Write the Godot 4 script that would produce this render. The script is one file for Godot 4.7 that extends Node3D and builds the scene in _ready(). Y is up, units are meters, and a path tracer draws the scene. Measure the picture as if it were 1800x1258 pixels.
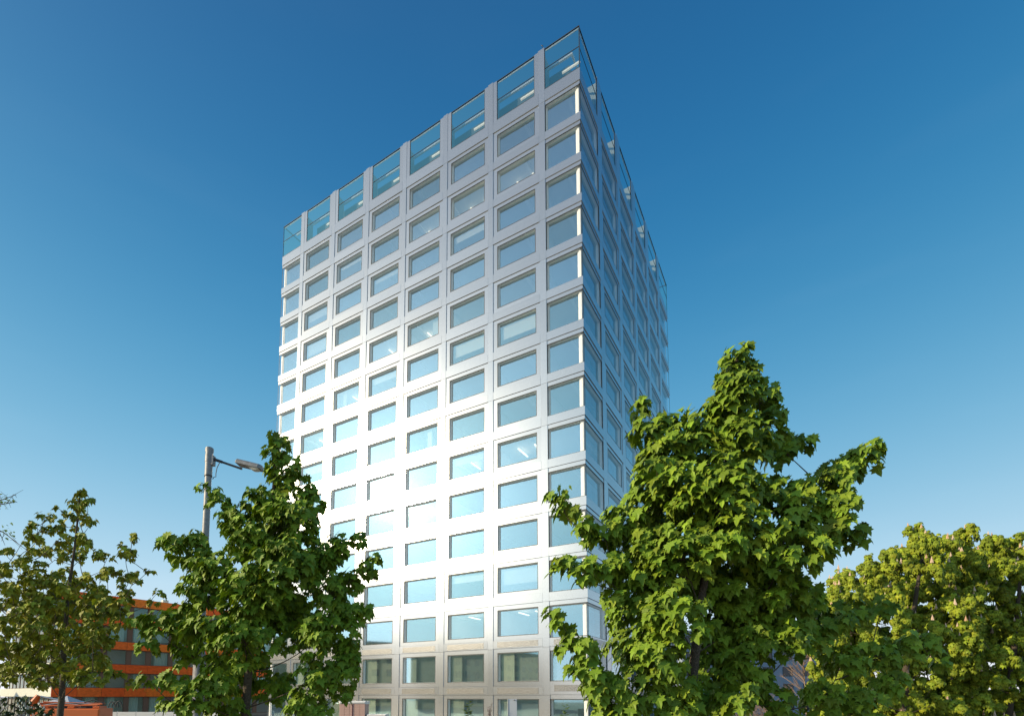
extends Node3D

const H := 3.35            # height of the lens above the street
const FPX := 925.2         # focal length in pixels of the 1800 x 1258 photograph
const CX := 867.1
const CY := 1143.1
const PITCH := 0.0847
const CORNER := Vector3(6.9355, 0.0, -38.103)   # the tower's near corner on the ground
const TURN := -0.53314
const SUN := Vector3(-0.891, 0.348, 0.285)        # towards the sun: low, to the left and a little behind the lens

var M := {}
var taken := {}
var rng := RandomNumberGenerator.new()

# ---------------------------------------------------------------- helpers
class MB:
	var v := PackedVector3Array()
	var n := PackedVector3Array()
	var t := PackedVector2Array()
	var i := PackedInt32Array()
	func quad(a: Vector3, b: Vector3, c: Vector3, d: Vector3) -> void:   # clockwise seen from the front
		var k := v.size()
		var nn := (c - a).cross(b - a)
		if nn.length() < 1e-12:
			nn = (d - a).cross(c - a)
		nn = nn.normalized()
		v.append_array([a, b, c, d])
		n.append_array([nn, nn, nn, nn])
		t.append_array([Vector2(0, 0), Vector2(1, 0), Vector2(1, 1), Vector2(0, 1)])
		i.append_array([k, k + 1, k + 2, k, k + 2, k + 3])
	func tri(a: Vector3, b: Vector3, c: Vector3) -> void:
		var k := v.size()
		var nn := (c - a).cross(b - a).normalized()
		v.append_array([a, b, c])
		n.append_array([nn, nn, nn])
		t.append_array([Vector2(0, 0), Vector2(1, 0), Vector2(1, 1)])
		i.append_array([k, k + 1, k + 2])
	func box(x0: float, x1: float, y0: float, y1: float, z0: float, z1: float, bev := 0.0) -> void:
		var b := bev
		# front with chamfer, then sides, back
		var f := [Vector3(x0 + b, y0 + b, z1), Vector3(x1 - b, y0 + b, z1), Vector3(x1 - b, y1 - b, z1), Vector3(x0 + b, y1 - b, z1)]
		var s := [Vector3(x0, y0, z1 - b), Vector3(x1, y0, z1 - b), Vector3(x1, y1, z1 - b), Vector3(x0, y1, z1 - b)]
		var r := [Vector3(x0, y0, z0), Vector3(x1, y0, z0), Vector3(x1, y1, z0), Vector3(x0, y1, z0)]
		quad(f[0], f[3], f[2], f[1])
		quad(r[0], r[1], r[2], r[3])
		for k in 4:
			var j := (k + 1) % 4
			if b > 0.0:
				quad(f[k], f[j], s[j], s[k])
			quad(s[k], s[j], r[j], r[k])
	func ring(w: float, h: float, ow: float, oh: float, z0: float, z1: float, bev := 0.0) -> void:
		# a rectangular frame round the origin: opening w x h, outside ow x oh
		var o := [Vector2(-ow / 2, -oh / 2), Vector2(ow / 2, -oh / 2), Vector2(ow / 2, oh / 2), Vector2(-ow / 2, oh / 2)]
		var q := [Vector2(-w / 2, -h / 2), Vector2(w / 2, -h / 2), Vector2(w / 2, h / 2), Vector2(-w / 2, h / 2)]
		for k in 4:
			var j := (k + 1) % 4
			var a: Vector2 = o[k]; var b: Vector2 = o[j]; var c: Vector2 = q[j]; var d: Vector2 = q[k]
			quad(Vector3(d.x, d.y, z1), Vector3(c.x, c.y, z1), Vector3(b.x, b.y, z1), Vector3(a.x, a.y, z1))
			quad(Vector3(a.x, a.y, z0), Vector3(b.x, b.y, z0), Vector3(c.x, c.y, z0), Vector3(d.x, d.y, z0))
			quad(Vector3(a.x, a.y, z1), Vector3(b.x, b.y, z1), Vector3(b.x, b.y, z0), Vector3(a.x, a.y, z0))
			quad(Vector3(c.x, c.y, z1), Vector3(d.x, d.y, z1), Vector3(d.x, d.y, z0), Vector3(c.x, c.y, z0))
	func tube(path: PackedVector3Array, rad: PackedFloat32Array, sides := 6, cap := true) -> void:
		var base := v.size()
		var m := path.size()
		var side := Vector3.ZERO
		for k in m:
			var dir := (path[mini(k + 1, m - 1)] - path[maxi(k - 1, 0)]).normalized()
			if side == Vector3.ZERO:
				side = dir.cross(Vector3.UP if absf(dir.y) < 0.9 else Vector3.RIGHT).normalized()
			side = (side - dir * side.dot(dir)).normalized()
			var up := dir.cross(side)
			for s in sides + 1:
				var a := TAU * s / sides
				var nn := side * cos(a) + up * sin(a)
				v.append(path[k] + nn * rad[k])
				n.append(nn)
				t.append(Vector2(float(s) / sides, k))
		for k in m - 1:
			for s in sides:
				var a := base + k * (sides + 1) + s
				var b := a + sides + 1
				i.append_array([a, b + 1, a + 1, a, b, b + 1])
		if cap:
			for e in [0, m - 1]:
				var dir := (path[mini(e + 1, m - 1)] - path[maxi(e - 1, 0)]).normalized() * (-1.0 if e == 0 else 1.0)
				var k := v.size()
				v.append(path[e]); n.append(dir); t.append(Vector2.ZERO)
				for s in sides + 1:
					v.append(v[base + e * (sides + 1) + s]); n.append(dir); t.append(Vector2.ZERO)
				for s in sides:
					if e != 0: i.append_array([k, k + 2 + s, k + 1 + s])
					else: i.append_array([k, k + 1 + s, k + 2 + s])
	func mesh() -> ArrayMesh:
		var a := []
		a.resize(Mesh.ARRAY_MAX)
		a[Mesh.ARRAY_VERTEX] = v
		a[Mesh.ARRAY_NORMAL] = n
		a[Mesh.ARRAY_TEX_UV] = t
		a[Mesh.ARRAY_INDEX] = i
		var m := ArrayMesh.new()
		m.add_surface_from_arrays(Mesh.PRIMITIVE_TRIANGLES, a)
		return m

func numbered(called: String) -> String:
	if not taken.has(called):
		taken[called] = 0
		return called
	taken[called] += 1
	return "%s_%03d" % [called, taken[called]]

func thing(called: String, label: String, category: String, at := Vector3.ZERO, turn := 0.0, group := "") -> Node3D:
	var o := Node3D.new()
	o.name = numbered(called)
	add_child(o)
	o.position = at
	o.rotation.y = turn
	o.set_meta("label", label)
	o.set_meta("category", category)
	if group != "":
		o.set_meta("group", group)
	return o

func part(called: String, m: Mesh, mat: Material, parent: Node3D, at := Vector3.ZERO, turn := 0.0) -> MeshInstance3D:
	var o := MeshInstance3D.new()
	o.name = called
	o.mesh = m
	o.material_override = mat
	parent.add_child(o, true)
	o.position = at
	o.rotation.y = turn
	return o

func structure(called: String, m: Mesh, mat: Material, at := Vector3.ZERO) -> MeshInstance3D:
	var o := part(called, m, mat, self, at)
	o.set_meta("kind", "structure")
	return o

func ray(u: float, w: float) -> Vector3:        # direction through a pixel, scaled so that it goes one metre forward
	var a := (u - CX) / FPX
	var b := -(w - CY) / FPX
	var d := Vector3(a, b * cos(PITCH) + sin(PITCH), -(cos(PITCH) - b * sin(PITCH)))
	return d / -d.z

func at(u: float, w: float, depth: float) -> Vector3:
	return Vector3(0, H, 0) + ray(u, w) * depth

func mat(c: Color, rough := 0.6, metal := 0.0, spec := 0.5) -> StandardMaterial3D:
	var m := StandardMaterial3D.new()
	m.albedo_color = c.linear_to_srgb()
	m.albedo_color.a = 1.0
	m.roughness = rough
	m.metallic = metal
	m.metallic_specular = spec
	return m

func noise_tex(freq: float, lo: Color, hi: Color, seed_ := 1, size := 512, octaves := 4, ramp_at := [0.0, 1.0]) -> NoiseTexture2D:
	var f := FastNoiseLite.new()
	f.seed = seed_
	f.noise_type = FastNoiseLite.TYPE_SIMPLEX_SMOOTH
	f.frequency = freq
	f.fractal_octaves = octaves
	var g := Gradient.new()
	g.offsets = PackedFloat32Array(ramp_at)
	g.colors = PackedColorArray([lo, hi])
	var t := NoiseTexture2D.new()
	t.width = size
	t.height = size
	t.seamless = true
	t.noise = f
	t.color_ramp = g
	return t

func triplanar(m: StandardMaterial3D, scale_: float) -> StandardMaterial3D:
	m.uv1_triplanar = true
	m.uv1_world_triplanar = true
	m.uv1_scale = Vector3.ONE * scale_
	return m

# ---------------------------------------------------------------- materials
func materials() -> void:
	var grime := noise_tex(0.012, Color(0.975, 0.975, 0.975), Color(1, 1, 1), 3, 512, 5)
	var fine := noise_tex(0.05, Color(0.97, 0.97, 0.97), Color(1, 1, 1), 7, 512, 4)
	# satin steel cladding, three batches
	var alloy := [Color(0.55, 0.565, 0.58), Color(0.57, 0.585, 0.60), Color(0.53, 0.545, 0.56)]
	for k in 3:
		var m := mat(alloy[k], [0.185, 0.193, 0.20][k], 0.80)
		m.roughness_texture = grime
		m.albedo_texture = fine
		triplanar(m, 0.13)
		M["steel%d" % k] = m
	var hm := mat(Color(0.46, 0.455, 0.44), 0.26, 0.8)
	hm.albedo_texture = noise_tex(0.05, Color(0.66, 0.66, 0.66), Color(1, 1, 1), 12, 512, 2, [0.40, 0.60])
	hm.heightmap_enabled = true
	hm.heightmap_texture = noise_tex(0.035, Color(0, 0, 0), Color(1, 1, 1), 12, 512, 2, [0.40, 0.60])
	hm.heightmap_scale = 0.15
	triplanar(hm, 0.5)
	M.hammered = hm
	M.frame = mat(Color(0.035, 0.037, 0.04), 0.45, 0.2)
	M.reveal = triplanar(mat(Color(0.74, 0.74, 0.72), 0.45, 0.1), 0.2)
	M.reveal.albedo_texture = fine
	M.roof_wall = mat(Color(0.10, 0.14, 0.16), 0.7)
	M.fin = mat(Color(0.24, 0.30, 0.30), 0.6)
	M.post = mat(Color(0.82, 0.82, 0.80), 0.4)
	M.slab = mat(Color(0.66, 0.66, 0.63), 0.8)
	M.blind_grey = mat(Color(0.32, 0.40, 0.35), 0.8)
	M.roller = mat(Color(0.62, 0.62, 0.58), 0.8)
	M.blind = mat(Color(0.66, 0.72, 0.54), 0.8)
	M.core = mat(Color(0.45, 0.45, 0.43), 0.8)
	M.beam = mat(Color(0.78, 0.78, 0.74), 0.7)
	var clear := StandardMaterial3D.new()
	clear.transparency = BaseMaterial3D.TRANSPARENCY_ALPHA
	clear.albedo_color = Color(0.8, 0.9, 0.88, 0.03)
	clear.roughness = 0.0
	clear.metallic_specular = 0.5
	M.clear = clear
	M.coated0 = coated(Color(0.72, 0.90, 0.96), 0.57, 0.03, 21)
	M.coated1 = coated(Color(0.70, 0.90, 0.95), 0.50, 0.03, 23)
	M.coated2 = coated(Color(0.74, 0.91, 0.97), 0.62, 0.04, 24)
	M.crown = coated(Color(0.58, 0.86, 0.86), 0.50, 0.02, 22)
	var lamp := mat(Color(0.9, 0.88, 0.8), 0.6)
	lamp.emission_enabled = true
	lamp.emission = Color(1.0, 0.95, 0.82)
	lamp.emission_energy_multiplier = 1.8
	M.lamp = lamp
	var dim: StandardMaterial3D = lamp.duplicate()
	dim.emission_energy_multiplier = 0.6
	M.dim_lamp = dim

func coated(c: Color, alpha: float, rough: float, seed_: int) -> ORMMaterial3D:
	# solar-control glass: a thin mirror coat that lets the rest through
	var im := Image.create(64, 64, false, Image.FORMAT_RGB8)
	var f := FastNoiseLite.new()
	f.seed = seed_
	f.frequency = 0.08
	for y in 64:
		for x in 64:
			im.set_pixel(x, y, Color(1, rough * (1.0 + 0.3 * f.get_noise_2d(x, y)), 1))
	var m := ORMMaterial3D.new()
	m.orm_texture = ImageTexture.create_from_image(im)
	m.transparency = BaseMaterial3D.TRANSPARENCY_ALPHA
	m.albedo_color = Color(c.r, c.g, c.b, alpha)
	return m

func steel() -> Material:
	return M["steel%d" % rng.randi_range(0, 2)]

# ---------------------------------------------------------------- the tower
const ROWS := 13
const FH := 3.5
const WH := 2.133
const SIDE := 0.38
const HEAD := 0.33

func top_of(k: int) -> float:       # window head of storey k above the street
	if k == 14: return H + 3.37
	if k == 15: return H - 0.284
	return H + 48.816 - FH * (k - 1)

func sill_of(k: int) -> float:
	if k == 14: return H + 1.05
	if k == 15: return H - 2.75
	return top_of(k) - WH

var tower: Node3D
var cache := {}
var blooms := []

func panel_mesh(w: float, h: float, th: float, bev := 0.006) -> Mesh:
	var key := "p%.3f %.3f %.3f" % [w, h, th]
	if not cache.has(key):
		var b := MB.new()
		b.box(-w / 2, w / 2, -h / 2, h / 2, -th, 0.0, bev)
		cache[key] = b.mesh()
	return cache[key]

func face_part(called: String, m: Mesh, ma: Material, face: int, x: float, y: float, z: float, wobble := 0.0, parent: Node3D = null) -> MeshInstance3D:
	# face 0: street face, x runs from -36 to 0 at the corner; face 1: side face, x runs from 0 at the corner to 31
	var o := part(called, m, ma, tower if parent == null else parent)
	o.transform = face_frame(face, x, y, z)
	if wobble > 0.0:
		o.rotate_object_local(Vector3.UP, rng.randf_range(-wobble, wobble))
		o.rotate_object_local(Vector3.RIGHT, rng.randf_range(-wobble, wobble))
	return o

func face_frame(face: int, x: float, y: float, z: float) -> Transform3D:
	if face == 0:
		return Transform3D(Basis.IDENTITY, Vector3(x, y, z))
	return Transform3D(Basis(Vector3.UP, PI / 2), Vector3(z, y, -x))

func window_part(face: int, x0: float, x1: float, y0: float, y1: float, open_left := false, open_right := false) -> void:
	var w := x1 - x0
	var h := y1 - y0
	var key := "w%.3f %.3f %d %d" % [w, h, int(open_left), int(open_right)]
	if not cache.has(key):
		var fr := MB.new()
		var t := 0.045
		var zl := -0.10
		# outer frame bars
		fr.box(-w / 2, w / 2, h / 2 - t, h / 2, zl, -0.05)
		fr.box(-w / 2, w / 2, -h / 2, -h / 2 + t, zl, -0.05)
		if not open_left: fr.box(-w / 2, -w / 2 + t, -h / 2 + t, h / 2 - t, zl, -0.05)
		else: fr.box(-w / 2, -w / 2 + 0.03, -h / 2 + t, h / 2 - t, -0.09, -0.06)
		if not open_right: fr.box(w / 2 - t, w / 2, -h / 2 + t, h / 2 - t, zl, -0.05)
		else: fr.box(w / 2 - 0.03, w / 2, -h / 2 + t, h / 2 - t, -0.09, -0.06)
		var rv := MB.new()
		var d := -0.34
		var zi := -0.101
		rv.box(-w / 2 + 0.30 * int(open_left), w / 2 - 0.30 * int(open_right), h / 2 - 0.02, h / 2, d, zi)
		rv.box(-w / 2 + 0.30 * int(open_left), w / 2 - 0.30 * int(open_right), -h / 2, -h / 2 + 0.02, d, zi)
		if not open_left: rv.box(-w / 2, -w / 2 + 0.02, -h / 2 + 0.02, h / 2 - 0.02, d, zi)
		if not open_right: rv.box(w / 2 - 0.02, w / 2, -h / 2 + 0.02, h / 2 - 0.02, d, zi)
		var inner := MB.new()
		var xl := -w / 2 + (0.40 if open_left else 0.02)
		var xr := w / 2 - (0.40 if open_right else 0.02)
		var g := 0.04
		var gs := 0.11
		inner.box(xl, xr, h / 2 - 0.02 - g, h / 2 - 0.021, -0.32, -0.27)
		inner.box(xl, xr, -h / 2 + 0.021, -h / 2 + 0.02 + g, -0.32, -0.27)
		inner.box(xl, xl + gs, -h / 2 + 0.02 + g, h / 2 - 0.02 - g, -0.32, -0.27)
		inner.box(xr - gs, xr, -h / 2 + 0.02 + g, h / 2 - 0.02 - g, -0.32, -0.27)
		var po := MB.new()
		po.quad(Vector3(-w / 2 + 0.03, -h / 2 + 0.03, -0.075), Vector3(-w / 2 + 0.03, h / 2 - 0.03, -0.075), Vector3(w / 2 - 0.03, h / 2 - 0.03, -0.075), Vector3(w / 2 - 0.03, -h / 2 + 0.03, -0.075))
		var pi_ := MB.new()
		pi_.quad(Vector3(xl + 0.03, -h / 2 + 0.05, -0.295), Vector3(xl + 0.03, h / 2 - 0.05, -0.295), Vector3(xr - 0.03, h / 2 - 0.05, -0.295), Vector3(xr - 0.03, -h / 2 + 0.05, -0.295))
		cache[key] = [fr.mesh(), rv.mesh(), inner.mesh(), po.mesh(), pi_.mesh()]
	var ms: Array = cache[key]
	var o := face_part("window", ms[0], M.frame, face, (x0 + x1) / 2, (y0 + y1) / 2, 0.0)
	part("reveal", ms[1], M.reveal, o)
	part("inner_frame", ms[2], M.post, o)
	part("outer_pane", ms[3], M.clear, o)
	var ip := part("inner_pane", ms[4], M["coated%d" % rng.randi_range(0, 2)], o)
	ip.rotate_object_local(Vector3.UP, rng.randf_range(-0.006, 0.006))
	ip.rotate_object_local(Vector3.RIGHT, rng.randf_range(-0.006, 0.006))

func crown_part(face: int, x0: float, x1: float) -> void:
	var w := x1 - x0
	var y0 := H + 50.25
	var y1 := H + 53.98
	var ym := H + 52.15
	var b := MB.new()
	var c := Vector3((x0 + x1) / 2, (y0 + y1) / 2, 0)
	var h := y1 - y0
	b.box(-w / 2, w / 2, h / 2 - 0.045, h / 2, -0.10, -0.02)
	b.box(-w / 2, w / 2, -h / 2, -h / 2 + 0.04, -0.1, -0.03)
	b.box(-w / 2, -w / 2 + 0.035, -h / 2 + 0.04, h / 2 - 0.045, -0.1, -0.03)
	b.box(w / 2 - 0.035, w / 2, -h / 2 + 0.04, h / 2 - 0.045, -0.1, -0.03)
	b.box(-w / 2 + 0.035, w / 2 - 0.035, ym - c.y - 0.02, ym - c.y + 0.02, -0.08, -0.04)
	var o := face_part("crown_window", b.mesh(), M.frame, face, c.x, c.y, 0.0)
	for q in [[y0, ym], [ym, y1]]:
		var g := MB.new()
		var a0: float = q[0] - c.y + 0.02
		var a1: float = q[1] - c.y - 0.02
		g.quad(Vector3(-w / 2 + 0.02, a0, -0.06), Vector3(-w / 2 + 0.02, a1, -0.06), Vector3(w / 2 - 0.02, a1, -0.06), Vector3(w / 2 - 0.02, a0, -0.06))
		part("pane", g.mesh(), M.crown, o)
	var r := MB.new()
	r.box(-w / 2 + 0.05, w / 2 - 0.05, h / 2 - 0.16, h / 2 - 0.05, -0.17, -0.105)
	part("top_rail", r.mesh(), M.post, o)

func build_tower() -> void:
	tower = thing("office_tower", "tall office tower of satin metal panels and square windows with a glazed crown", "building", CORNER, TURN)
	rng.seed = 11
	var W := 36.254
	var D := 31.41
	# [window intervals, corner bays] along each face
	var left := []
	for c in range(7, 1, -1):
		var sr := 4.053 + (7 - c) * 4.906
		left.append([-(sr + 3.641), -sr])
	var right := []
	for s in [5.45, 10.9, 16.35, 21.8]:
		right.append([s, s + 3.92])
	var faces := [
		{"win": left, "near": [-3.1, 0.0], "far": [-W, -W + 3.1], "piers": []},
		{"win": right, "near": [0.0, 4.25], "far": [26.95, D], "piers": []},
	]
	# piers between the bays
	var pl: Array = faces[0].piers
	pl.append([-4.053 + SIDE, -3.1])
	for k in 5:
		pl.append([left[k + 1][1] + SIDE, left[k][0] - SIDE])
	pl.append([-W + 3.1, left[5][0] - SIDE])
	var pr: Array = faces[1].piers
	pr.append([4.25, right[0][0] - SIDE])
	for k in 3:
		pr.append([right[k][1] + SIDE, right[k + 1][0] - SIDE])
	pr.append([right[3][1] + SIDE, 26.95])
	var wob := 0.002
	for f in 2:
		var F: Dictionary = faces[f]
		# piers, one piece a storey
		var cuts := [H + 54.10]
		for k in range(1, 14): cuts.append(top_of(k) + HEAD)
		cuts.append(H + 3.646)
		cuts.append(H - 0.008)
		cuts.append(0.05)
		for p in F.piers:
			for k in cuts.size() - 1:
				var hh: float = cuts[k] - cuts[k + 1] - 0.008
				face_part("pier_panel", panel_mesh(p[1] - p[0] - 0.006, hh, 0.14), steel(), f, (p[0] + p[1]) / 2, (cuts[k] + cuts[k + 1]) / 2, 0.0, wob * 0.5)
			# fin behind the pier in the crown
			var fb := MB.new()
			fb.box(-0.17, 0.17, 0, 3.6, -1.25, -0.15)
			face_part("crown_fin", fb.mesh(), M.fin, f, (p[0] + p[1]) / 2, H + 50.26, 0.0)
		# regular bays
		for q in F.win:
			var w: float = q[1] - q[0]
			var cx: float = (q[0] + q[1]) / 2
			crown_part(f, q[0], q[1])
			# side strips beside the crown glass
			for s in [-1.0, 1.0]:
				face_part("surround_panel", panel_mesh(SIDE - 0.01, H + 54.02 - (H + 50.2), 0.1), steel(), f, cx + s * (w / 2 + SIDE / 2), (2 * H + 54.02 + 50.2) / 2, -0.02, 0.0)
			for k in range(0, 16):
				# spandrel under storey k
				var a := H + 50.2 if k == 0 else sill_of(k) - HEAD
				var b := top_of(k + 1) + HEAD if k < 15 else 0.05
				if k == 13: a = H + 4.35; b = H + 3.70
				if k == 14: a = H + 0.70; b = H + 0.02
				if k < 15:
					var sp := face_part("spandrel_panel", panel_mesh(w + 2 * SIDE - 0.006, a - b, 0.13), steel(), f, cx, (a + b) / 2, 0.0, wob)
					if k >= 13:
						part("hammered_strip", panel_mesh(w, 0.47 , 0.03), M.hammered, sp, Vector3(0, -0.02, 0.012))
				if k == 0: continue
				var y0 := sill_of(k)
				var y1 := top_of(k)
				var head := HEAD - 0.004
				var foot := HEAD - 0.004
				if k == 14: head = 0.32; foot = 0.34
				if k == 15: head = 0.29; foot = y0 - 0.05
				var key := "s%.3f %d" % [w, k if k > 13 else 1]
				if not cache.has(key):
					var b2 := MB.new()
					var hh := y1 - y0
					# frame of four boards round the window
					b2.box(-w / 2 - SIDE, w / 2 + SIDE, hh / 2, hh / 2 + head, -0.1, 0, 0.004)
					b2.box(-w / 2 - SIDE, w / 2 + SIDE, -hh / 2 - foot, -hh / 2, -0.1, 0, 0.004)
					b2.box(-w / 2 - SIDE, -w / 2, -hh / 2, hh / 2, -0.1, 0)
					b2.box(w / 2, w / 2 + SIDE, -hh / 2, hh / 2, -0.1, 0)
					cache[key] = b2.mesh()
				face_part("surround_panel", cache[key], steel(), f, cx, (y0 + y1) / 2, -0.055, wob * 0.6)
				window_part(f, q[0], q[1], y0, y1)
				if k < 14 and rng.randf() < 0.22:
					# a roller blind let down a little, or a curtain drawn to one side
					if rng.randf() < 0.6:
						var bh := (y1 - y0) * rng.randf_range(0.2, 0.7)
						face_part("blind", panel_mesh(w - 0.3, bh, 0.02), M.roller, f, cx, y1 - 0.05 - bh / 2, -0.45)
					else:
						var cw := w * rng.randf_range(0.08, 0.25)
						face_part("curtain", panel_mesh(cw, y1 - y0 - 0.1, 0.05), M.roller, f, q[0] + 0.2 + cw / 2 + rng.randf() * (w - cw - 0.4), (y0 + y1) / 2, -0.6)
				if k >= 14 and f == 0:
					var share := rng.randf_range(0.32, 0.5) if rng.randf() < 0.8 else 0.95
					var bw := (w - 0.3) * share
					face_part("blind", panel_mesh(bw, y1 - y0 - 0.1, 0.02), M.blind, f, q[0] + 0.15 + bw / 2, (y0 + y1) / 2, -0.42)
					if share < 0.9:
						var bw2 := (w - 0.3) * (1.0 - share) - 0.06
						face_part("blind", panel_mesh(bw2, y1 - y0 - 0.1, 0.02), M.blind_grey, f, q[1] - 0.15 - bw2 / 2, (y0 + y1) / 2, -0.75)
		# corner bays
		for e in ["near", "far"]:
			var q: Array = F[e]
			var cx: float = (q[0] + q[1]) / 2
			var w: float = q[1] - q[0]
			var at_right: bool = (f == 0) == (e == "near")      # the side on which the bay turns the corner
			crown_part(f, q[0] + (0.0 if at_right or f == 0 else 0.062), q[1])
			for k in range(0, 16):
				var a := H + 50.2 if k == 0 else top_of(k) - 2.477
				if k == 14: a = sill_of(14)
				var b := top_of(k + 1) + HEAD if k < 15 else 0.0
				# the street face's pieces run through at the corner, the side face's pieces butt against them
				var x0: float = q[0] + (0.132 if f == 1 and e == "near" else 0.0)
				if k < 15:
					face_part("spandrel_panel", panel_mesh(q[1] - x0, a - b, 0.13), steel(), f, (x0 + q[1]) / 2, (a + b) / 2, 0.0, 0.0)
					face_part("lintel_panel", panel_mesh(q[1] - x0 - 0.05, HEAD - 0.012, 0.1), steel(), f, (x0 + q[1]) / 2 - (0.025 if f == 0 else -0.025), top_of(k + 1) + HEAD / 2, -0.05, 0.0)
					if k >= 13:
						face_part("hammered_strip", panel_mesh(w - 0.7, 0.47, 0.03), M.hammered, f, cx, (a + b) / 2 - 0.02, 0.012)
				if k > 0:
					var lo := top_of(k) - 2.477 if k < 14 else sill_of(k)
					window_part(f, q[0], q[1], lo, top_of(k), not at_right, at_right)
					if f == 0:
						var ps := MB.new()
						ps.box(-0.10, 0.10, 0, top_of(k) - lo, -0.10, 0.10, 0.01)
						var px := -0.30 if e == "near" else -W + 0.30
						part("corner_post", ps.mesh(), M.post, tower, Vector3(px, lo, -0.30))
	# hidden faces: plain metal skin under the crown, glass crown above
	var bk := MB.new()
	bk.box(-W, -0.5, 0.0, H + 50.2, -D, -D + 0.2)
	bk.box(-W, -W + 0.2, 0.0, H + 50.2, -D + 0.2, -0.55)
	part("rear_wall", bk.mesh(), M.steel1, tower)
	var bf := MB.new()
	bf.box(-W, 0.0, H + 53.91, H + 53.98, -D, -D + 0.1)
	bf.box(-W, -W + 0.1, H + 53.91, H + 53.98, -D + 0.1, -0.12)
	for k in 8: bf.box(-W + 4.53 * k, -W + 4.53 * k + 0.3, H + 50.2, H + 53.9, -D, -D + 0.12)
	for k in 6: bf.box(-W, -W + 0.12, H + 50.2, H + 53.9, -5.0 - 5.2 * k, -4.7 - 5.2 * k)
	part("crown_frame", bf.mesh(), M.frame, tower)
	var bg := MB.new()
	bg.quad(Vector3(0, H + 50.2, -D + 0.05), Vector3(0, H + 53.9, -D + 0.05), Vector3(-W, H + 53.9, -D + 0.05), Vector3(-W, H + 50.2, -D + 0.05))
	part("crown_pane", bg.mesh(), M.crown, tower)
	var bg2 := MB.new()
	bg2.quad(Vector3(-W + 0.05, H + 50.2, -D), Vector3(-W + 0.05, H + 53.9, -D), Vector3(-W + 0.05, H + 53.9, 0), Vector3(-W + 0.05, H + 50.2, 0))
	part("crown_pane", bg2.mesh(), M.crown, tower)
	# inside: core, slabs and lamps
	var co := MB.new()
	co.box(-28, -7.5, 0.0, H + 49.7, -24, -7.0)
	part("core", co.mesh(), M.core, tower)
	for k in range(1, 16):
		var sl := MB.new()
		var y0 := top_of(k) + 0.22
		var y1 := (sill_of(k - 1) - 0.30) if k > 1 else H + 50.18
		if k == 14: y1 = sill_of(13) - 0.3
		sl.box(-W + 0.22, -0.145, y0, y1, -D + 0.22, -0.145)
		part("floor_slab", sl.mesh(), M.slab, tower)
		var bm := MB.new()
		for j in 9:
			bm.box(-W + 3.6 + j * 4.906 * 0.8 - 0.15, -W + 3.6 + j * 4.906 * 0.8 + 0.15, y0 - 0.20, y0, -6.9, -0.6)
		part("ceiling_beams", bm.mesh(), M.beam, tower)
	for k in range(1, 14):
		for j in 7:
			if rng.randf() < 0.55:
				var pw := MB.new()
				pw.box(-0.06, 0.06, sill_of(k) - 0.29, top_of(k) + 0.215, -6.9, -0.9)
				part("partition", pw.mesh(), M.slab, tower, Vector3(-3.45 - j * 4.906 + 0.0, 0, 0))
	var lm := MB.new()
	lm.box(-0.07, 0.07, -0.06, 0, -0.9, 0.9)
	var lmesh := lm.mesh()
	for q in [[2, 7], [2, 6], [2, 5], [5, 5], [5, 4], [6, 3], [9, 7], [9, 6], [10, 5], [13, 7], [13, 6], [7, 2]]:
		var k: int = q[0]
		var b: Array = left[7 - q[1]]
		for s in [0.3, 0.72]:
			var o := part("ceiling_lamp", lmesh, M.lamp, tower, Vector3(lerpf(b[0], b[1], s), top_of(k) + 0.0, -2.6))
			var l := OmniLight3D.new()
			l.name = "lamp_light"
			l.light_energy = 0.25
			l.light_color = Color(1, 0.95, 0.85)
			l.light_size = 0.3
			l.omni_range = 12.0
			l.omni_attenuation = 2.0
			l.shadow_enabled = true
			o.add_child(l)
			l.position = Vector3(0, -0.25, 0)
	# the roof room behind the crown glass
	var rv := MB.new()
	rv.box(-W + 4, -1.45, H + 50.181, H + 53.0, -D + 3, -1.45)
	part("roof_room", rv.mesh(), M.roof_wall, tower)
	var gb := MB.new()
	gb.box(-W + 1.0, -1.0, H + 53.25, H + 53.40, -1.15, -1.0)
	gb.box(-1.15, -1.0, H + 53.25, H + 53.40, -D + 1.0, -1.151)
	part("gantry_rail", gb.mesh(), M.post, tower)
	var an := MB.new()
	an.tube(PackedVector3Array([Vector3(0, 0, 0), Vector3(0, 0.32, 0), Vector3(-0.12, 0.40, 0)]), PackedFloat32Array([0.03, 0.025, 0.04]), 6)
	part("roof_sensor", an.mesh(), M.frame, tower, Vector3(-3.25, H + 54.1, -0.06))
	for q in left + [[-3.1, -0.4]]:
		var sb := MB.new()
		sb.box(-0.8, 0.8, -0.07, 0.07, -0.06, 0.06)
		part("crown_lamp", sb.mesh(), M.dim_lamp, tower, Vector3(lerpf(q[0], q[1], 0.68), H + 52.55, -1.36))

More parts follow.
